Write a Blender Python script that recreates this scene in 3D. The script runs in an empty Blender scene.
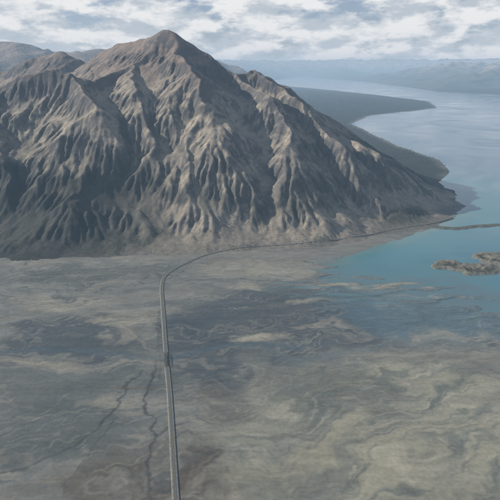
import bpy, math, random, time
import numpy as np
from mathutils import Vector
T0=time.time()
rng=np.random.default_rng(7); random.seed(3)
# 1 Blender unit = 10 m.
CAMH=100.0; TH=math.radians(19.0); FPX=536.0
sT,cT=math.sin(TH),math.cos(TH)
def G(px,py):
    u=(px-250)/FPX; v=(250-py)/FPX
    d=sT-v*cT
    return (CAMH*u/d, CAMH*(cT+v*sT)/d)
# ---------------------------------------------------------------- noise
perm=np.arange(256); rng.shuffle(perm); perm=np.concatenate([perm,perm])
ang=rng.random(256)*2*math.pi; gx=np.cos(ang); gy=np.sin(ang)
def perlin(x,y,s=0):
    x=x+s*17.13; y=y+s*31.77
    xi=np.floor(x).astype(np.int64); yi=np.floor(y).astype(np.int64)
    fx=x-xi; fy=y-yi; xi&=255; yi&=255
    u=fx*fx*fx*(fx*(fx*6-15)+10); v=fy*fy*fy*(fy*(fy*6-15)+10)
    def g(ix,iy,dx,dy):
        h=perm[perm[ix&255]+(iy&255)]; return gx[h]*dx+gy[h]*dy
    a=g(xi,yi,fx,fy); b=g(xi+1,yi,fx-1,fy); c=g(xi,yi+1,fx,fy-1); d=g(xi+1,yi+1,fx-1,fy-1)
    return ((a+u*(b-a))+v*((c+u*(d-c))-(a+u*(b-a))))*1.5
def fbm(x,y,o=4,s=0,g=0.5):
    r=0;a=1;t=0
    for i in range(o):
        r=r+a*perlin(x*2**i,y*2**i,s+i*3); t+=a; a*=g
    return r/t
def ridged(x,y,o=4,s=0,g=0.5):
    r=0;a=1;t=0
    for i in range(o):
        r=r+a*(1-2*np.abs(perlin(x*2**i,y*2**i,s+i*3))); t+=a; a*=g
    return r/t
def sstep(a,b,x):
    t=np.clip((x-a)/(b-a),0,1); return t*t*(3-2*t)
def lin(r,g,b):
    return np.array([((c/255)/12.92 if c/255<0.04045 else ((c/255+0.055)/1.055)**2.4) for c in (r,g,b)])
def mixc(c,col,m):
    return c*(1-m[...,None])+np.asarray(col)*m[...,None]
def segdist(X,Y,a,b):
    ax,ay=a[:2]; bx,by=b[:2]
    dx,dy=bx-ax,by-ay
    t=np.clip(((X-ax)*dx+(Y-ay)*dy)/(dx*dx+dy*dy+1e-9),0,1)
    return np.hypot(X-ax-t*dx,Y-ay-t*dy),t
def polydist(X,Y,pts):
    D=np.full(X.shape,1e9)
    for a,b in zip(pts[:-1],pts[1:]): D=np.minimum(D,segdist(X,Y,a,b)[0])
    return D
def sdf(X,Y,poly):
    D=polydist(X,Y,poly+[poly[0]])
    ins=np.zeros(X.shape,bool)
    n=len(poly)
    for i in range(n):
        x1,y1=poly[i];x2,y2=poly[(i+1)%n]
        if y1==y2: continue
        c=((y1>Y)!=(y2>Y))&(X<(x2-x1)*(Y-y1)/(y2-y1)+x1)
        ins^=c
    return np.where(ins,D,-D)
# ---------------------------------------------------------------- mesh helper
def grid_obj(name,xs,ys,Z,col,mat,attrs={}):
    ny,nx=Z.shape
    X,Y=np.meshgrid(xs,ys)
    co=np.stack([X,Y,Z],-1).reshape(-1,3).astype(np.float32)
    idx=np.arange(nx*ny).reshape(ny,nx)
    q=np.stack([idx[:-1,:-1],idx[:-1,1:],idx[1:,1:],idx[1:,:-1]],-1).reshape(-1,4)
    me=bpy.data.meshes.new(name)
    me.vertices.add(len(co)); me.vertices.foreach_set('co',co.ravel())
    me.loops.add(q.size); me.loops.foreach_set('vertex_index',q.ravel().astype(np.int32))
    me.polygons.add(len(q)); me.polygons.foreach_set('loop_start',(np.arange(len(q))*4).astype(np.int32))
    me.update(calc_edges=True)
    me.polygons.foreach_set('use_smooth',np.ones(len(q),bool))
    if col is not None:
        ca=me.color_attributes.new('Col','FLOAT_COLOR','POINT')
        c4=np.concatenate([np.clip(col,0,1).reshape(-1,3),np.ones((nx*ny,1))],1).astype(np.float32)
        ca.data.foreach_set('color',c4.ravel())
    for k,a in attrs.items():
        at=me.attributes.new(k,'FLOAT','POINT'); at.data.foreach_set('value',a.ravel().astype(np.float32))
    me.materials.append(mat)
    o=bpy.data.objects.new(name,me); bpy.context.collection.objects.link(o)
    return o
# ---------------------------------------------------------------- materials
def newmat(name):
    m=bpy.data.materials.new(name); m.use_nodes=True
    nt=m.node_tree; b=nt.nodes['Principled BSDF']
    return m,nt,b
def nnode(nt,t,**k):
    n=nt.nodes.new(t)
    for a,v in k.items(): setattr(n,a,v)
    return n
def terrain_mat(name,scales,amp,bump,bdist,rough=0.95,stretch=(1,1,1),rot=0,wet=False,dist=0.0):
    m,nt,b=newmat(name); L=nt.links.new
    at=nnode(nt,'ShaderNodeAttribute',attribute_name='Col')
    geo=nnode(nt,'ShaderNodeNewGeometry')
    mp=nnode(nt,'ShaderNodeMapping'); mp.inputs['Scale'].default_value=stretch; mp.inputs['Rotation'].default_value=(0,0,rot)
    L(geo.outputs['Position'],mp.inputs['Vector'])
    prev=at.outputs['Color']; h=None
    for i,(s,a) in enumerate(zip(scales,amp)):
        last=i==len(scales)-1
        n=nnode(nt,'ShaderNodeTexNoise'); n.inputs['Scale'].default_value=s; n.inputs['Detail'].default_value=3 if last else 5
        n.inputs['Roughness'].default_value=0.6; n.inputs['Distortion'].default_value=0 if last else dist
        L((geo if last else mp).outputs[0],n.inputs['Vector'])
        mr=nnode(nt,'ShaderNodeMapRange'); mr.inputs['From Min'].default_value=0.3; mr.inputs['From Max'].default_value=0.7
        mr.inputs['To Min'].default_value=1-a; mr.inputs['To Max'].default_value=1+a
        L(n.outputs['Fac'],mr.inputs['Value'])
        vm=nnode(nt,'ShaderNodeVectorMath',operation='SCALE')
        L(prev,vm.inputs[0]); L(mr.outputs[0],vm.inputs['Scale']); prev=vm.outputs[0]; h=n
    L(prev,b.inputs['Base Color'])
    if bump:
        bp=nnode(nt,'ShaderNodeBump'); bp.inputs['Strength'].default_value=bump; bp.inputs['Distance'].default_value=bdist
        L(h.outputs['Fac'],bp.inputs['Height']); L(bp.outputs[0],b.inputs['Normal'])
    b.inputs['Roughness'].default_value=rough
    b.inputs['Specular IOR Level'].default_value=0.2
    if wet:
        aw=nnode(nt,'ShaderNodeAttribute',attribute_name='wet')
        mr=nnode(nt,'ShaderNodeMapRange'); mr.inputs['To Min'].default_value=0.95; mr.inputs['To Max'].default_value=0.36
        L(aw.outputs['Fac'],mr.inputs['Value']); L(mr.outputs[0],b.inputs['Roughness'])
        mr2=nnode(nt,'ShaderNodeMapRange'); mr2.inputs['To Min'].default_value=0.15; mr2.inputs['To Max'].default_value=0.5
        L(aw.outputs['Fac'],mr2.inputs['Value']); L(mr2.outputs[0],b.inputs['Specular IOR Level'])
    return m
def flat_mat(name,c,rough=0.8,nscale=3,amp=0.15,metal=0):
    m,nt,b=newmat(name); L=nt.links.new
    geo=nnode(nt,'ShaderNodeNewGeometry'); n=nnode(nt,'ShaderNodeTexNoise'); n.inputs['Scale'].default_value=nscale; n.inputs['Detail'].default_value=2
    L(geo.outputs['Position'],n.inputs['Vector'])
    r=nnode(nt,'ShaderNodeValToRGB')
    r.color_ramp.elements[0].position=0.3; r.color_ramp.elements[1].position=0.7
    r.color_ramp.elements[0].color=(*[x*(1-amp) for x in c],1); r.color_ramp.elements[1].color=(*[x*(1+amp) for x in c],1)
    L(n.outputs['Fac'],r.inputs['Fac']); L(r.outputs['Color'],b.inputs['Base Color'])
    b.inputs['Roughness'].default_value=rough; b.inputs['Metallic'].default_value=metal
    return m
# ================================================================ MAIN MOUNTAIN
mxs=np.arange(-420,245,0.9); mys=np.arange(268,850,0.9)
MX,MY=np.meshgrid(mxs,mys)
wx=MX+fbm(MX/50,MY/50,3,1)*15+fbm(MX/12,MY/12,3,2)*2.2
wy=MY+fbm(MX/50,MY/50,3,5)*13+fbm(MX/12,MY/12,3,6)*2.2
crest=[(-420,430,80),(-330,420,96),(-260,425,84),(-192,432,86),(-160,430,96),(-133,430,94),(-117,432,89),(-98,465,103),(-73,500,126),(-42,482,112),(-12,470,94),(4,480,97),(33,460,77),(64,440,58),(101,420,36),(130,402,17),(150,392,4)]
back=[(-73,500,126),(-131,580,123),(-188,640,102),(-216,650,118),(-288,650,95),(-360,640,112),(-420,640,100)]
back2=[(4,480,97),(20,560,66),(30,640,40),(40,720,15)]
spurs=[
 ([(-330,420,96),(-300,350,45),(-285,300,4)],.75),
 ([(-245,425,84),(-230,360,45),(-215,300,4)],.75),
 ([(-192,432,86),(-176,380,62),(-158,325,26),(-150,295,3)],.74),
 ([(-133,430,94),(-112,385,74),(-96,338,36),(-84,305,4)],.74),
 ([(-124,405,74),(-132,355,34),(-126,310,6)],.9),
 ([(-98,465,103),(-82,410,84),(-66,360,50),(-54,318,7)],.76),
 ([(-73,500,126),(-46,435,101),(-28,388,72),(-12,345,36),(-2,312,3)],.74),
 ([(-46,435,101),(-46,390,60),(-38,345,22),(-34,318,5)],.95),
 ([(-12,470,94),(10,420,78),(24,370,50),(36,322,5)],.76),
 ([(4,480,97),(44,432,73),(66,385,44),(76,335,5)],.78),
 ([(33,460,77),(82,405,47),(100,364,20),(104,342,3)],.8),
 ([(64,440,58),(110,398,26),(122,368,6)],.72),
 ([(33,460,77),(75,500,38),(110,545,10)],.8),
 ([(64,440,58),(105,470,25),(135,500,6)],.8),
]
H=np.full(MX.shape,-60.0)
def ridge(pl,k):
    global H
    for a,b in zip(pl[:-1],pl[1:]):
        d,t=segdist(wx,wy,a,b)
        H=np.maximum(H,a[2]+(b[2]-a[2])*t-k*d)
ridge(crest,0.86); ridge(back,0.62); ridge(back2,0.6)
for s,k in spurs: ridge(s,k)
dd=polydist(wx,wy,crest[3:12]); H=np.maximum(H,66-0.50*dd-8)
rock=sstep(2,30,H)
amod=0.3+0.9*sstep(-.3,.35,fbm(MX/60,MY/60,3,9))
H+= rock*amod*(ridged(wx/28,wy/64,3,11,.4)*3.4+ridged(wx/11,wy/24,4,15)*1.4+fbm(wx/5,wy/7,3,19)*0.6-1.2)
w=4.0
H=np.where(H/w>20,H,w*np.log1p(np.exp(np.clip(H/w,-30,20))))-1.3
H=np.where(MY<300,np.minimum(H,(MY-270)*0.5-0.8),H)
def bil(A,x,y):
    xi=x.astype(np.int64); yi=y.astype(np.int64); fx=x-xi; fy=y-yi
    a=A[yi,xi];b=A[yi,xi+1];c=A[yi+1,xi];d=A[yi+1,xi+1]
    return xi,yi,fx,fy,a*(1-fx)*(1-fy)+b*fx*(1-fy)+c*(1-fx)*fy+d*fx*fy,(b-a)*(1-fy)+(d-c)*fy,(c-a)*(1-fx)+(d-b)*fx
def erode(H,batches,n,steps):
    ny,nx=H.shape
    for bt in range(batches):
        x=rng.random(n)*(nx-4)+1; y=rng.random(n)*(ny-4)+1
        y[:n*2//3]=rng.random(n*2//3)*(ny*0.45)+1
        x[:n*2//3]=rng.random(n*2//3)*(nx*0.72)+nx*0.24
        dx=np.zeros(n);dy=np.zeros(n);sed=np.zeros(n);wat=np.ones(n);vel=np.ones(n)
        for s in range(steps):
            xi,yi,fx,fy,h,gX,gY=bil(H,x,y)
            dx=dx*0.25-gX*0.75; dy=dy*0.25-gY*0.75
            l=np.hypot(dx,dy)+1e-9; dx/=l;dy/=l
            nx_=np.clip(x+dx,1,nx-3); ny_=np.clip(y+dy,1,ny-3)
            h2=bil(H,nx_,ny_)[4]
            dh=h2-h
            cap=np.maximum(-dh,0.01)*vel*wat*3.0
            dep=np.where(dh>0,np.minimum(sed,dh),np.where(sed>cap,(sed-cap)*0.3,0))
            ero=np.where((dh<=0)&(sed<=cap),np.minimum((cap-sed)*0.07,-dh*0.5),0)*(h>0.8)
            am=dep-ero; sed-=am
            k=yi*nx+xi
            D=np.bincount(k,am*(1-fx)*(1-fy),H.size)+np.bincount(k+1,am*fx*(1-fy),H.size)+np.bincount(k+nx,am*(1-fx)*fy,H.size)+np.bincount(k+nx+1,am*fx*fy,H.size)
            H=H+np.clip(D,-0.22,0.3).reshape(ny,nx)
            vel=np.sqrt(np.clip(vel*vel-dh*1.0,0.05,9)); wat*=0.985
            x,y=nx_,ny_
    return H
def blur(A,n=1):
    for _ in range(n):
        P=np.pad(A,1,mode='edge'); A=(P[1:-1,1:-1]*4+P[:-2,1:-1]*2+P[2:,1:-1]*2+P[1:-1,:-2]*2+P[1:-1,2:]*2+P[:-2,:-2]+P[2:,2:]+P[:-2,2:]+P[2:,:-2])/16
    return A
H=erode(H,3,26000,60)
Hs=blur(H,7); Hl=blur(H,40)
scree=sstep(-.05,.3,fbm(MX/34,MY/50,4,27))*sstep(1.2,-.6,H-Hl)
H=(H*.5+blur(H,1)*.5)*(1-scree*.85)+Hs*scree*.85
top=sstep(106,116,H); H=H*(1-top)+blur(H,14)*top
H+=5.5*np.exp(-(((MX+74)/15)**2+((MY-497)/14)**2))
H+=sstep(6,40,H)*(1-scree)*(fbm(MX/3.6,MY/5,3,23)*.35)
print('eroded',time.time()-T0)
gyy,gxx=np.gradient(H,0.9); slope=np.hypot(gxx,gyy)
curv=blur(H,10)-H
n1=fbm(MX/40,MY/40,4,31); n2=fbm(MX/9,MY/14,4,35); n3=fbm(MX/3,MY/5,3,38)
c=np.zeros(MX.shape+(3,))+lin(148,140,126)
c=mixc(c,lin(172,162,144),sstep(-.05,.4,n2)*.85)
c=mixc(c,lin(168,158,141),scree*.7)
c=mixc(c,lin(118,104,95),sstep(70,104,H+n1*26)*0.8)
c=mixc(c,lin(100,98,97),sstep(0.0,0.35,n1+n3*.3)*0.65*(1-scree*.6))
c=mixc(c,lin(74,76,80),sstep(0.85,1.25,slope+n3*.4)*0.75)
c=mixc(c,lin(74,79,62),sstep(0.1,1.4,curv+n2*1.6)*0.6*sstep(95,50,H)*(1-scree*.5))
c=mixc(c,lin(62,70,58),sstep(44,6,H+n2*24+n1*20)*sstep(-.1,.3,n1+n2*.4)*0.75)
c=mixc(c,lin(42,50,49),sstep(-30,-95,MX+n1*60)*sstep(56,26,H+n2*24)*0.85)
c=mixc(c,lin(34,43,40),sstep(415,450,MY+n2*20)*sstep(52,34,H+n1*20)*sstep(-60,0,MX)*0.95)
c=mixc(c,lin(122,119,109),sstep(3.5,0.6,H)*0.8*sstep(400,380,MY)*sstep(-90,-50,MX))
mat_m=terrain_mat('mountain_rock',(0.3,1.3),(0.24,0.14),0.5,0.5)
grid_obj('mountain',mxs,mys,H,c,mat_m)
# ================================================================ LAKE / GROUND
def P(*pts): return [G(*p) for p in pts]
lake_poly=P((640,345),(520,326),(475,312),(430,298),(395,291),(352,287),(318,277),(332,263),(358,252),(395,240),(430,229),(458,216),(465,206),(452,196),(440,182),(452,172),(440,160),(402,148),(378,137),(352,124),(368,116),(402,112),(437,108),(430,102),(395,97),(330,90),(285,86),(262,82),(300,76.5),(370,82),(440,92),(520,96),(700,100))+[(2500,900),(1200,200)]
def geomspace_ext(a,b,s0,f):
    r=[];x=a;s=s0
    while x<b: r.append(x); s*=f; x+=s
    r.append(b); return np.array(r)
gxs=np.concatenate([-geomspace_ext(131,9000,0.9,1.035)[::-1],np.arange(-130,130,0.45),geomspace_ext(130,9000,0.6,1.022)])
gys=np.concatenate([np.arange(-60,88,4.0),np.arange(88,330,0.45),geomspace_ext(330,10000,0.6,1.012)])
GX,GY=np.meshgrid(gxs,gys); print('ground',GX.shape)
def lakefield(X,Y):
    sc=np.clip(Y/300,0.7,6)
    d=sdf(X,Y,lake_poly)
    d=d+fbm(X/(22*sc),Y/(22*sc),3,51)*6*sc*sstep(250,300,Y)*.6+fbm(X/16,Y/9,5,52)*(3.0+5*sstep(290,230,Y))
    sh=fbm((X+Y*.3)/26,(Y-X*.12)/6.5,4,57)
    return d-sstep(-.05,.25,sh)*24*sstep(34,12,d)*sstep(275,255,Y)
Lf=lakefield(GX,GY)
def blobw(px,py,rx,ry):
    x,y=G(px,py); s=CAMH/FPX/(sT-(250-py)/FPX*cT)
    return x,y,rx*s,(G(px,py-ry)[1]-G(px,py+ry)[1])/2
def blob(X,Y,px,py,rx,ry):
    x,y,a,b=blobw(px,py,rx,ry)
    return np.sqrt(((X-x)/a)**2+((Y-y)/b)**2)
w1=fbm(GX/30,GY/30,4,61); w2=fbm(GX/30,GY/30,4,64); w3=fbm(GX/8,GY/8,4,67); w4=fbm(GX/3,GY/3,3,69)
WX=GX+w1*20+w3*5; WY=GY+w2*18+w3*4+w4*1.2
spit=polydist(GX+w3*2,GY+w3*2,P((398,228),(425,226),(455,229),(480,226),(520,224)))
spitm=sstep(5.0,1.5,spit)
isl=np.minimum.reduce([blob(GX+w3*5,GY+w3*4,450,266,17,6),blob(GX+w3*5,GY+w3*4,474,269,28,6),blob(GX+w3*5,GY+w3*4,494,258,20,6),blob(GX+w3*5,GY+w3*4,515,264,34,9)])
islm=sstep(1.35,0.4,isl)
low=sstep(380,460,GY)
Zg=np.where(Lf>0,-np.clip(Lf*0.06,0,3)-0.05,0.0+np.clip(-Lf*0.02,0,0.35))
Zg=Zg+np.clip(-Lf,0,200)*0.035*low*(Lf<0)*(1+w1)
ri=ridged(GX/7,GY/6,5,71)
Zg=np.where(islm>0,np.maximum(Zg,-0.45+islm*(1.1+ri*1.3)),Zg)
Zg=np.where(spitm>0,np.maximum(Zg,-0.5+spitm*(1.0+w3)),Zg)
# ---- mud colours
fa=math.radians(28)
FX=WX*math.cos(fa)+WY*math.sin(fa); FY=-WX*math.sin(fa)+WY*math.cos(fa)
st=fbm(FX/45,FY/9,5,81); st2=fbm(WX/26,WY/9,5,85)
g=np.zeros(GX.shape+(3,))+lin(108,113,109)
wet=np.full(GX.shape,0.25)
g=mixc(g,lin(136,136,126),sstep(-.25,.35,st2)*0.6)
def blend(col,m,wv=None):
    global g,wet
    g=mixc(g,col,m)
    if wv is not None: wet=wet*(1-m)+wv*m
vein=fbm(FX/22,FY/5,5,95,.6)
silt=sstep(1.3,.5,blob(WX,WY,420,440,215,105)); blend(lin(156,154,134),silt*(0.35+0.65*sstep(-.3,.3,st)),0.5)
blend(lin(98,106,99),silt*sstep(.0,.35,fbm(FX/34,FY/7,5,91))*0.8,0.8)
blend(lin(174,171,152),silt*sstep(.08,.38,vein)*0.6,0.4)
m=sstep(1.15,.75,blob(WX,WY,285,318,110,40)); blend(lin(72,81,84),m*(0.8+0.3*st2),0.9)
m=sstep(1.2,.7,blob(WX,WY,200,345,45,42)); blend(lin(72,81,84),m*0.8,0.9)
m=sstep(1.35,.6,blob(WX,WY,430,310,110,24)); blend(lin(84,108,116),m*0.85,1.0)
m=sstep(1.2,.6,blob(WX,WY,330,390,60,28)); blend(lin(90,98,92),m*0.6,0.8)
m=sstep(1.2,.7,blob(WX,WY,75,335,75,24)); blend(lin(72,81,83),m*0.85,0.9)
m=sstep(1.2,.7,blob(WX,WY,55,385,90,20)); blend(lin(90,97,95),m*0.7,0.6)
m=sstep(1.2,.7,blob(WX,WY,60,430,90,40)); blend(lin(80,89,88),m*0.65,0.6)
m=sstep(1.2,.7,blob(WX,WY,90,275,100,10)); blend(lin(88,94,92),m*0.7)
bn=.35+.65*sstep(-.25,.2,vein+w3*.5)
m=sstep(1.4,.4,blob(WX,WY,150,498,100,50)); blend(lin(86,79,70),m*0.8*bn,0.3)
m=sstep(1.4,.3,blob(WX,WY,202,480,28,45)); blend(lin(86,79,71),m*0.7*bn)
m=sstep(1.4,.4,blob(WX,WY,205,400,32,20)); blend(lin(94,90,80),m*0.5*bn)
for b,a in (((268,340,26,10),1.0),((350,287,46,5),.9),((395,281,55,4),.8),((120,325,28,14),.6),((255,268,60,8),.6),((60,300,60,8),.6),((240,285,25,6),.6),((330,330,30,4),.55),((120,405,35,8),.5),((300,306,34,4),.6),((40,365,50,4),.6),((410,298,40,3),.6),((450,332,60,5),.5)):
    q=blob(WX,WY,*b); blend(lin(156,152,136),sstep(1.2,.5,q)*a*(0.6+0.6*sstep(-.3,.3,vein)),0.2)
m=sstep(258,282,GY+w1*14)*sstep(110,60,GX)*(GY<420); blend(lin(130,127,118),m*0.55,0.1)
flat=sstep(310,270,GY)*(1-silt*.75)
r1=ridged(WX/60,WY/13,3,88,.45); r2=ridged(WX/24+5,WY/6,3,93,.5); r3=ridged(FX/30,FY/4.2,2,97,.4)
reg=sstep(-.2,.2,fbm(GX/50,GY/40,3,99))
blend(lin(68,77,79),sstep(.76,.92,r1)*flat*.55,0.95)
blend(lin(150,147,134),sstep(.58,.72,r1)*sstep(.79,.72,r1)*flat*.3,0.2)
blend(lin(76,83,81),sstep(.78,.93,r2)*flat*reg*.45,0.9)
blend(lin(156,153,138),sstep(.66,.88,r3)*sstep(310,270,GY)*(1-reg*.7)*.35,0.3)
blend(lin(92,101,97),sstep(.6,.9,ridged(FX/40+3,FY/6,3,105,.5))*silt*.5,0.8)
tq=sstep(-.1,.25,fbm((GX+GY*.3)/24,GY/6,4,58))*sstep(1.3,.6,blob(WX,WY,380,286,100,22))
blend(lin(98,130,134),tq*.75,1.0)
edge=sstep(-22,0,Lf)*sstep(300,270,GY)*(Lf<=0); blend(lin(94,116,120),edge*.6*sstep(-.3,.2,st2),.9)
def stroke(pts,wd,col,a,wv=None,wob=1.0):
    d=polydist(GX+(w3*3.2+w1*5+w4)*wob,GY+(w3*3.2+w2*5+w4)*wob,P(*pts))
    wv2=wd*(1+.8*w3)
    blend(col,sstep(1,.35,d/wv2)*a*np.clip(.9+w1,0.2,1),wv)
stroke([(-20,478),(30,468),(70,450),(100,430),(122,408),(128,396),(140,372)],0.7,lin(66,70,68),.7,.9)
stroke([(60,500),(80,470),(104,440),(122,420)],0.45,lin(70,74,70),.5,.9)
stroke([(148,520),(150,470),(148,450),(156,435),(150,415),(146,400),(154,380),(152,362)],0.65,lin(58,60,56),.75,.9,.6)
stroke([(110,389),(140,389),(166,388)],0.35,lin(104,84,66),.7,.2,.2)
stroke([(-10,352),(50,350),(110,352),(166,360),(200,352),(240,345),(300,350)],2.6,lin(82,96,100),.8,1.0)
stroke([(90,316),(120,326),(142,340),(150,352)],0.9,lin(154,149,136),.5,.1)
stroke([(240,345),(300,362),(360,352),(430,330),(510,310)],2.2,lin(96,110,110),.6,1.0)
stroke([(10,500),(60,480),(110,470),(140,480)],0.6,lin(122,119,108),.5,.3)
stroke([(160,276),(160,300),(158,340),(160,380)],0.5,lin(80,82,77),.6,.4,.2)
fo=sstep(395,440,GY)*(Lf<0)
blend(lin(38,46,41),fo*(0.88),0)
beach=sstep(-14,-1,Lf)*(Lf<0)*sstep(300,420,GY)
blend(lin(140,139,132),beach*0.7*sstep(1.0,1.6,GY/700+w1*.4+0.55),0)
far=sstep(2000,3200,GY)+sstep(-700,-1500,GX)
blend(lin(74,84,76),np.clip(far,0,1)*0.8,0)
icol=np.clip(.5+ri*.5,0,1)
g=mixc(g,lin(122,118,106),islm*.9); g=mixc(g,lin(78,77,68),islm*sstep(0.2,0.7,1-icol))
g=mixc(g,lin(66,70,56),islm*sstep(.0,.4,w3+w1*.3)*.8)
g=mixc(g,lin(92,94,86),spitm*.9); wet*=1-np.clip(islm+spitm,0,1)
mat_g=terrain_mat('mud_flat',(0.045,0.16,0.9),(0.14,0.15,0.12),0.3,0.1,stretch=(0.5,1.8,1),rot=math.radians(-24),wet=True,dist=1.2)
grid_obj('ground',gxs,gys,Zg,g,mat_g,{'wet':wet})
lxs=np.concatenate([np.array([0,20.]),np.arange(30,330,1.0),geomspace_ext(330,9000,1.5,1.035)])
lys=np.concatenate([np.array([150,170.]),np.arange(180,420,1.0),geomspace_ext(421,7000,1.2,1.02)])
LX,LY=np.meshgrid(lxs,lys); Lw=lakefield(LX,LY)
lw1=fbm(LX/45,LY/25,4,101); lw3=fbm(LX/12,LY/6,4,103)
lc=np.zeros(LX.shape+(3,))+lin(70,108,130)
lc=mixc(lc,lin(86,136,144),sstep(95,15,Lw+lw1*40)*sstep(620,400,LY))
lc=mixc(lc,lin(112,142,138),sstep(12,0,Lw+lw1*12+lw3*5)*sstep(420,340,LY)*.85)
lc=mixc(lc,lin(98,122,126),sstep(48,4,Lw+lw1*34+lw3*12)*sstep(290,240,LY)*.9)
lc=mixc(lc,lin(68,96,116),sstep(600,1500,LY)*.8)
m,nt,b=newmat('lake_water'); L=nt.links.new
at=nnode(nt,'ShaderNodeAttribute',attribute_name='Col'); L(at.outputs['Color'],b.inputs['Base Color'])
geo=nnode(nt,'ShaderNodeNewGeometry')
n=nnode(nt,'ShaderNodeTexNoise'); n.inputs['Scale'].default_value=1.6; n.inputs['Detail'].default_value=2; L(geo.outputs['Position'],n.inputs['Vector'])
bp=nnode(nt,'ShaderNodeBump'); bp.inputs['Strength'].default_value=0.1; bp.inputs['Distance'].default_value=0.03; L(n.outputs['Fac'],bp.inputs['Height']); L(bp.outputs[0],b.inputs['Normal'])
n2_=nnode(nt,'ShaderNodeTexNoise'); n2_.inputs['Scale'].default_value=0.008; n2_.inputs['Detail'].default_value=5; n2_.inputs['Distortion'].default_value=1.5; L(geo.outputs['Position'],n2_.inputs['Vector'])
mr=nnode(nt,'ShaderNodeMapRange'); mr.inputs['From Min'].default_value=.35; mr.inputs['From Max'].default_value=.65; mr.inputs['To Min'].default_value=0.04; mr.inputs['To Max'].default_value=0.22
L(n2_.outputs['Fac'],mr.inputs['Value']); L(mr.outputs[0],b.inputs['Roughness']); b.inputs['IOR'].default_value=1.33
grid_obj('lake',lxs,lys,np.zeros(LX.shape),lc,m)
print('lake',time.time()-T0)
# ================================================================ DISTANT RANGES
dxs=np.arange(-2600,5000,13.0); dys=np.arange(1250,8600,13.0)
DX,DY=np.meshgrid(dxs,dys)
dwx=DX+fbm(DX/300,DY/300,3,111)*90; dwy=DY+fbm(DX/300,DY/300,3,112)*90
env=np.full(DX.shape,-80.0)
def rr(pl,k):
    global env
    for a,b in zip(pl[:-1],pl[1:]):
        d,t=segdist(dwx,dwy,a,b); env=np.maximum(env,a[2]+(b[2]-a[2])*t-k*d)
rr([(-1500,1500,150),(-900,1500,140),(-610,1480,158),(-480,1550,135),(-330,1700,150),(-150,2000,110)],0.34)
rr([(-2000,2700,190),(-900,2600,160),(-300,2900,140),(-100,3300,90)],0.25)
rr([(820,2700,50),(1080,2850,78),(1500,2700,100),(2200,2600,115)],0.17)
rr([(850,3600,90),(1300,3700,112),(1900,3500,118),(2600,3400,130)],0.14)
rr([(-800,5200,150),(300,6800,150),(1200,7200,160),(2400,6500,160),(4000,6000,190)],0.1)
rr([(-300,4700,110),(300,5000,105),(700,5600,90)],0.12)
dn=ridged(dwx/170,dwy/190,6,115,.55)
DZ=env+sstep(0,80,env)*(dn*34-14); DZ=np.where(DZ<0,DZ*0.2-3,DZ)
e=sdf(DX,DY,lake_poly); DZ=np.minimum(DZ,np.maximum((-e-18)*0.16*(1+.5*dn),-5))
dc=np.zeros(DX.shape+(3,))+lin(78,84,76)
dc=mixc(dc,lin(136,123,110),sstep(45,105,DZ+fbm(DX/90,DY/90,4,119)*60))
dc=mixc(dc,lin(42,52,46),sstep(.0,.4,fbm(DX/120,DY/120,4,121))*sstep(90,40,DZ)*.8)
mat_d=terrain_mat('far_rock',(0.02,0.08),(0.2,0.15),0.6,5)
grid_obj('distant_mountains',dxs,dys,DZ,dc,mat_d)
# ================================================================ ROAD + EMBANKMENT
def catmull(pts,n=14):
    out=[]
    p=[pts[0]]+pts+[pts[-1]]
    for i in range(1,len(p)-2):
        a,b,c_,d=[np.array(q,float) for q in p[i-1:i+3]]
        for k in range(n):
            t=k/n; out.append(.5*((2*b)+(c_-a)*t+(2*a-5*b+4*c_-d)*t*t+(3*b-a-3*c_+d)*t**3))
    out.append(np.array(pts[-1],float)); return np.array(out)
rp=P((184,620),(180,560),(176,500),(170,400),(166.5,360),(163,310),(162,285),(168,274),(186,264),(212,254),(250,248),(300,245),(345,240),(390,231),(430,224),(452,218))
rp3=[(x,y,0.6) for x,y in rp[:10]]+[(x,y-1.0,z) for (x,y),z in zip(rp[10:],(0.6,0.6,0.7,0.8,0.8,0.8))]
C=catmull(rp3,16)
def hz(x,y):
    i=int((x-mxs[0])/0.9); j=int((y-mys[0])/0.9)
    if 0<=i<H.shape[1] and 0<=j<H.shape[0]: return H[j,i]
    return -1
for k in range(len(C)):
    C[k,2]=max(C[k,2],hz(C[k,0],C[k,1])+0.2)
for _ in range(6): C[1:-1,2]=(C[:-2,2]+C[1:-1,2]*2+C[2:,2])/4
tan=np.gradient(C[:,:2],axis=0); tan/=np.linalg.norm(tan,axis=1)[:,None]; nor=np.stack([tan[:,1],-tan[:,0]],1)
BR0,BR1=163.0,173.0
def strip(name,prof,mat,keep=None,parent=None):
    vs=[];fs=[]
    n=len(prof)
    for k in range(len(C)):
        nw=1.0-.3*float(sstep(250,280,C[k,1]))
        for (o,z) in prof:
            o2=o*(nw if z<-5 or abs(o)>.6 else 1)
            vs.append((C[k,0]+nor[k,0]*o2,C[k,1]+nor[k,1]*o2,(C[k,2]+z) if z>-5 else -0.3))
    for k in range(len(C)-1):
        if keep and not keep(k): continue
        for i in range(n-1): fs.append((k*n+i,k*n+i+1,(k+1)*n+i+1,(k+1)*n+i))
    me=bpy.data.meshes.new(name); me.from_pydata(vs,[],fs); me.materials.append(mat)
    o=bpy.data.objects.new(name,me); bpy.context.collection.objects.link(o)
    if parent: o.parent=parent
    return o
nobr=lambda k: not (BR0<C[k,1]<BR1 and C[k,0]<-10)
gravel=flat_mat('gravel_embankment',lin(122,125,115),0.95,1.2,0.3)
asph=flat_mat('asphalt_worn',(0.11,0.115,0.11),0.85,2.0,0.2)
yel=flat_mat('yellow_paint',(0.55,0.4,0.05),0.6); whi=flat_mat('white_paint',(0.75,0.75,0.72),0.6)
road=bpy.data.objects.new('road',None); bpy.context.collection.objects.link(road)
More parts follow.
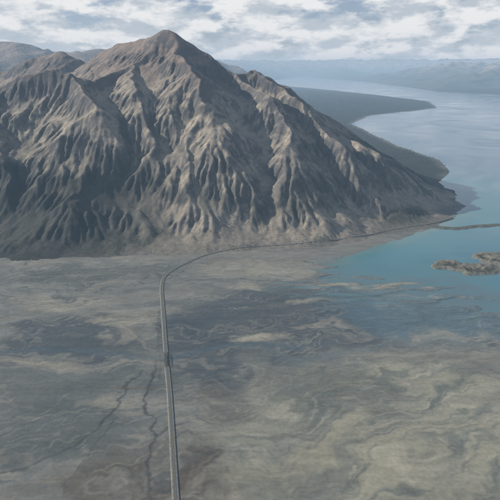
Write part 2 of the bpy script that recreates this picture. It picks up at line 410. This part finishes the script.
strip('embankment',[(-1.5,-9),(-0.72,-0.02),(0.72,-0.02),(1.5,-9)],gravel,nobr,road)
strip('carriageway',[(-0.5,0.0),(0.5,0.0)],asph,None,road)
strip('centre_line',[(-0.015,0.012),(0.015,0.012)],yel,None,road)
strip('edge_line',[(-0.46,0.012),(-0.44,0.012)],whi,None,road)
strip('edge_line_b',[(0.44,0.012),(0.46,0.012)],whi,None,road)
steel=flat_mat('bridge_steel',(0.10,0.12,0.12),0.5,4,0.2,0.6); conc=flat_mat('concrete',(0.32,0.31,0.29),0.9)
def beam(vs,fs,a,b,r):
    a=Vector(a);b=Vector(b);d=(b-a).normalized(); up=Vector((0,0,1)) if abs(d.z)<.9 else Vector((1,0,0))
    s=d.cross(up).normalized()*r; t=d.cross(s).normalized()*r; i=len(vs)
    for p in (a,b):
        for q in ((s+t),(s-t),(-s-t),(-s+t)): vs.append(tuple(p+q))
    fs+= [(i,i+1,i+2,i+3),(i+7,i+6,i+5,i+4)]+[(i+k,i+4+k,i+4+(k+1)%4,i+(k+1)%4) for k in range(4)]
br=bpy.data.objects.new('truss_bridge',None); bpy.context.collection.objects.link(br)
def at_y(y):
    ks=np.argsort(C[:90,1]); return np.array([np.interp(y,C[:90,1][ks],C[:90,j][ks]) for j in range(3)])
vs=[];fs=[]
NP=8; TZ=.5
for side in (-0.62,0.62):
    pts=[]
    for i in range(NP+1):
        p=at_y(BR0+(BR1-BR0)*i/NP); pts.append((p[0]+side,p[1],p[2]))
    hi=lambda q,up:(q[0],q[1],q[2]+(TZ if up else -.1))
    for i in range(NP):
        a,b_=pts[i],pts[i+1]
        beam(vs,fs,hi(a,0),hi(b_,0),.05)
        if 0<i<NP: beam(vs,fs,hi(a,0),hi(a,1),.035)
        if 0<i<NP-1: beam(vs,fs,hi(a,1),hi(b_,1),.05)
        beam(vs,fs,hi(a,i%2==1 and i>0),hi(b_,i%2==0 and i<NP-1),.035)
for i in range(1,NP):
    p=at_y(BR0+(BR1-BR0)*i/NP); beam(vs,fs,(p[0]-.62,p[1],p[2]+TZ),(p[0]+.62,p[1],p[2]+TZ),.03)
    beam(vs,fs,(p[0]-.62,p[1],p[2]-.15),(p[0]+.62,p[1],p[2]-.15),.05)
me=bpy.data.meshes.new('trusses'); me.from_pydata(vs,[],fs); me.materials.append(steel); o=bpy.data.objects.new('trusses',me); bpy.context.collection.objects.link(o); o.parent=br
vs=[];fs=[]
for i in range(0,NP+1,2):
    p=at_y(BR0+(BR1-BR0)*i/NP)
    for s in (-.5,.5): beam(vs,fs,(p[0]+s,p[1],-0.5),(p[0]+s,p[1],p[2]-.2),.11)
    beam(vs,fs,(p[0]-.7,p[1],p[2]-.25),(p[0]+.7,p[1],p[2]-.25),.08)
me=bpy.data.meshes.new('piers'); me.from_pydata(vs,[],fs); me.materials.append(conc); o=bpy.data.objects.new('piers',me); bpy.context.collection.objects.link(o); o.parent=br
# ================================================================ CONIFER FOREST
tv=[];tf=[]
def tier(z0,z1,r,n=6):
    i=len(tv)
    for k in range(n):
        a=2*math.pi*k/n; rr_=r*(1 if k%2 else .72); tv.append((rr_*math.cos(a),rr_*math.sin(a),z0+(0.04 if k%2 else 0)))
    tv.append((0,0,z1))
    for k in range(n): tf.append((i+k,i+(k+1)%n,i+n))
tier(0.12,0.6,0.26); tier(0.4,1.0,0.18); tier(-0.15,0.3,0.04,3)
tv=np.array(tv);tf=np.array(tf)
gi=lambda x,y:(np.clip(np.searchsorted(gys,y)-1,0,len(gys)-1),np.clip(np.searchsorted(gxs,x)-1,0,len(gxs)-1))
N=90000
x=rng.uniform(-150,520,N); y=rng.uniform(290,1650,N)
jj,ii=gi(x,y); lf=Lf[jj,ii]; gz=Zg[jj,ii]
mi=((x-mxs[0])/0.9).astype(int); mj=((y-mys[0])/0.9).astype(int)
inm=(mi>=0)&(mi<H.shape[1]-1)&(mj>=0)&(mj<H.shape[0]-1)
mh=np.where(inm,H[np.clip(mj,0,H.shape[0]-1),np.clip(mi,0,H.shape[1]-1)],-1)
z=np.maximum(gz,mh)
nn=fbm(x/30,y/30,3,131)
sel=(y>420)&(x>0)&(z<32+nn*22)&(lf<-3)
x=x[sel];y=y[sel];z=z[sel]
x2=rng.uniform(-230,90,40000);y2=rng.uniform(280,370,40000)
mi=((x2-mxs[0])/0.9).astype(int); mj=((y2-mys[0])/0.9).astype(int); mh=H[mj,mi]; cv=curv[mj,mi]; nn=fbm(x2/16,y2/16,4,133)
s2=(mh>0.5)&(mh<8+nn*30)&(nn+cv*.25>.1)&(rng.random(40000)<.6); x=np.concatenate([x,x2[s2]]);y=np.concatenate([y,y2[s2]]);z=np.concatenate([z,mh[s2]])
print('trees',len(x))
sc=rng.uniform(0.9,1.8,len(x))*np.where(y>600,1.1,np.where(y<400,.42,0.6))
V=tv[None]*sc[:,None,None]*np.array([1.1,1.1,1.0])+np.stack([x,y,z-0.05],-1)[:,None]
F=tf[None]+(np.arange(len(x))*len(tv))[:,None,None]
me=bpy.data.meshes.new('conifer_forest'); V=V.reshape(-1,3).astype(np.float32); F=F.reshape(-1,3)
me.vertices.add(len(V)); me.vertices.foreach_set('co',V.ravel()); me.loops.add(F.size); me.loops.foreach_set('vertex_index',F.ravel().astype(np.int32))
me.polygons.add(len(F)); me.polygons.foreach_set('loop_start',(np.arange(len(F))*3).astype(np.int32)); me.update(calc_edges=True)
me.materials.append(flat_mat('conifer_needles',(0.042,0.053,0.04),0.9,0.15,0.4))
o=bpy.data.objects.new('conifer_forest',me); bpy.context.collection.objects.link(o)
# ================================================================ HAZE (absorbing box volume, scattered light put in as bluish emission)
me=bpy.data.meshes.new('atmosphere_haze')
a=12000;zt=150;zb=-20
me.from_pydata([(x,y,z) for z in (zb,zt) for x,y in ((-a,-a),(a,-a),(a,a),(-a,a))],[],[(0,3,2,1),(4,5,6,7),(0,1,5,4),(1,2,6,5),(2,3,7,6),(3,0,4,7)])
hm=bpy.data.materials.new('haze_glow'); hm.use_nodes=True; nt=hm.node_tree; nt.nodes.clear()
out=nt.nodes.new('ShaderNodeOutputMaterial'); va=nt.nodes.new('ShaderNodeVolumeAbsorption'); ve=nt.nodes.new('ShaderNodeEmission'); ad=nt.nodes.new('ShaderNodeAddShader')
SG=0.00030
va.inputs['Density'].default_value=SG; va.inputs['Color'].default_value=(0.22,0.08,0.0,1)
ve.inputs['Color'].default_value=(0.43*.78,0.55*.92,0.68,1); ve.inputs['Strength'].default_value=SG
nt.links.new(va.outputs[0],ad.inputs[0]); nt.links.new(ve.outputs[0],ad.inputs[1])
nt.links.new(ad.outputs[0],out.inputs['Volume']); me.materials.append(hm)
o=bpy.data.objects.new('atmosphere_haze',me); bpy.context.collection.objects.link(o)
# ================================================================ SKY + SUN
SE=math.radians(27); SR=math.radians(-84)
wd=bpy.data.worlds.new('World'); bpy.context.scene.world=wd; wd.use_nodes=True; nt=wd.node_tree; L=nt.links.new
bg=nt.nodes['Background']
sky=nnode(nt,'ShaderNodeTexSky',sky_type='NISHITA'); sky.sun_disc=False; sky.sun_elevation=SE; sky.sun_rotation=SR%(2*math.pi); sky.altitude=1800
tc=nnode(nt,'ShaderNodeTexCoord')
def cnoise(off,scale,det,z):
    mp=nnode(nt,'ShaderNodeMapping'); mp.inputs['Scale'].default_value=(1,1,z); mp.inputs['Location'].default_value=off
    L(tc.outputs['Generated'],mp.inputs['Vector'])
    n=nnode(nt,'ShaderNodeTexNoise'); n.inputs['Scale'].default_value=scale; n.inputs['Detail'].default_value=det; n.inputs['Roughness'].default_value=.58
    L(mp.outputs[0],n.inputs['Vector']); return n.outputs['Fac']
def mrange(s,a,b_,c_,d):
    m_=nnode(nt,'ShaderNodeMapRange',interpolation_type='SMOOTHSTEP'); 
    for k,v in zip(('From Min','From Max','To Min','To Max'),(a,b_,c_,d)): m_.inputs[k].default_value=v
    L(s,m_.inputs['Value']); return m_.outputs[0]
A=cnoise((1.3,0.4,0),12,7,2.6); B=cnoise((1.3,0.4,-0.045),12,5,2.6)
mask=mrange(A,.35,.46,0.35,1)
sub=nnode(nt,'ShaderNodeMath',operation='SUBTRACT'); L(A,sub.inputs[0]); L(B,sub.inputs[1])
shade=mrange(sub.outputs[0],-.11,.11,0,1)
mixs=nnode(nt,'ShaderNodeMix',data_type='RGBA'); L(shade,mixs.inputs['Factor'])
mixs.inputs['A'].default_value=(8.4,9.3,10.3,1); mixs.inputs['B'].default_value=(14.5,14.6,14.6,1)
tint=nnode(nt,'ShaderNodeMix',data_type='RGBA',blend_type='MULTIPLY'); tint.inputs['Factor'].default_value=1; L(sky.outputs[0],tint.inputs['A']); tint.inputs['B'].default_value=(1.05,1.1,1.35,1)
mx=nnode(nt,'ShaderNodeMix',data_type='RGBA'); L(mask,mx.inputs['Factor']); L(tint.outputs['Result'],mx.inputs['A']); L(mixs.outputs['Result'],mx.inputs['B'])
sx=nnode(nt,'ShaderNodeSeparateXYZ'); L(tc.outputs['Generated'],sx.inputs[0])
ov=mrange(sx.outputs['Z'],.14,.4,1,0.15)
mx2=nnode(nt,'ShaderNodeMix',data_type='RGBA'); L(ov,mx2.inputs['Factor']); L(tint.outputs['Result'],mx2.inputs['A']); L(mx.outputs['Result'],mx2.inputs['B'])
L(mx2.outputs['Result'],bg.inputs['Color']); bg.inputs['Strength'].default_value=0.06
sl=bpy.data.lights.new('sun','SUN'); sl.energy=5.0; sl.angle=math.radians(.5); sl.color=(1,.93,.84)
so=bpy.data.objects.new('sun',sl); bpy.context.collection.objects.link(so)
sd=Vector((math.cos(SE)*math.sin(SR),math.cos(SE)*math.cos(SR),math.sin(SE))); so.rotation_euler=sd.to_track_quat('Z','Y').to_euler(); so.location=sd*300
# ================================================================ CAMERA
cd=bpy.data.cameras.new('camera'); cam=bpy.data.objects.new('camera',cd); bpy.context.collection.objects.link(cam)
cam.location=(0,0,CAMH); cam.rotation_euler=(math.radians(90)-TH,0,0)
cd.sensor_width=36; cd.lens=36*FPX/500; cd.clip_start=1; cd.clip_end=30000
bpy.context.scene.camera=cam
bpy.context.scene.view_settings.view_transform='Standard'
print('done',time.time()-T0)
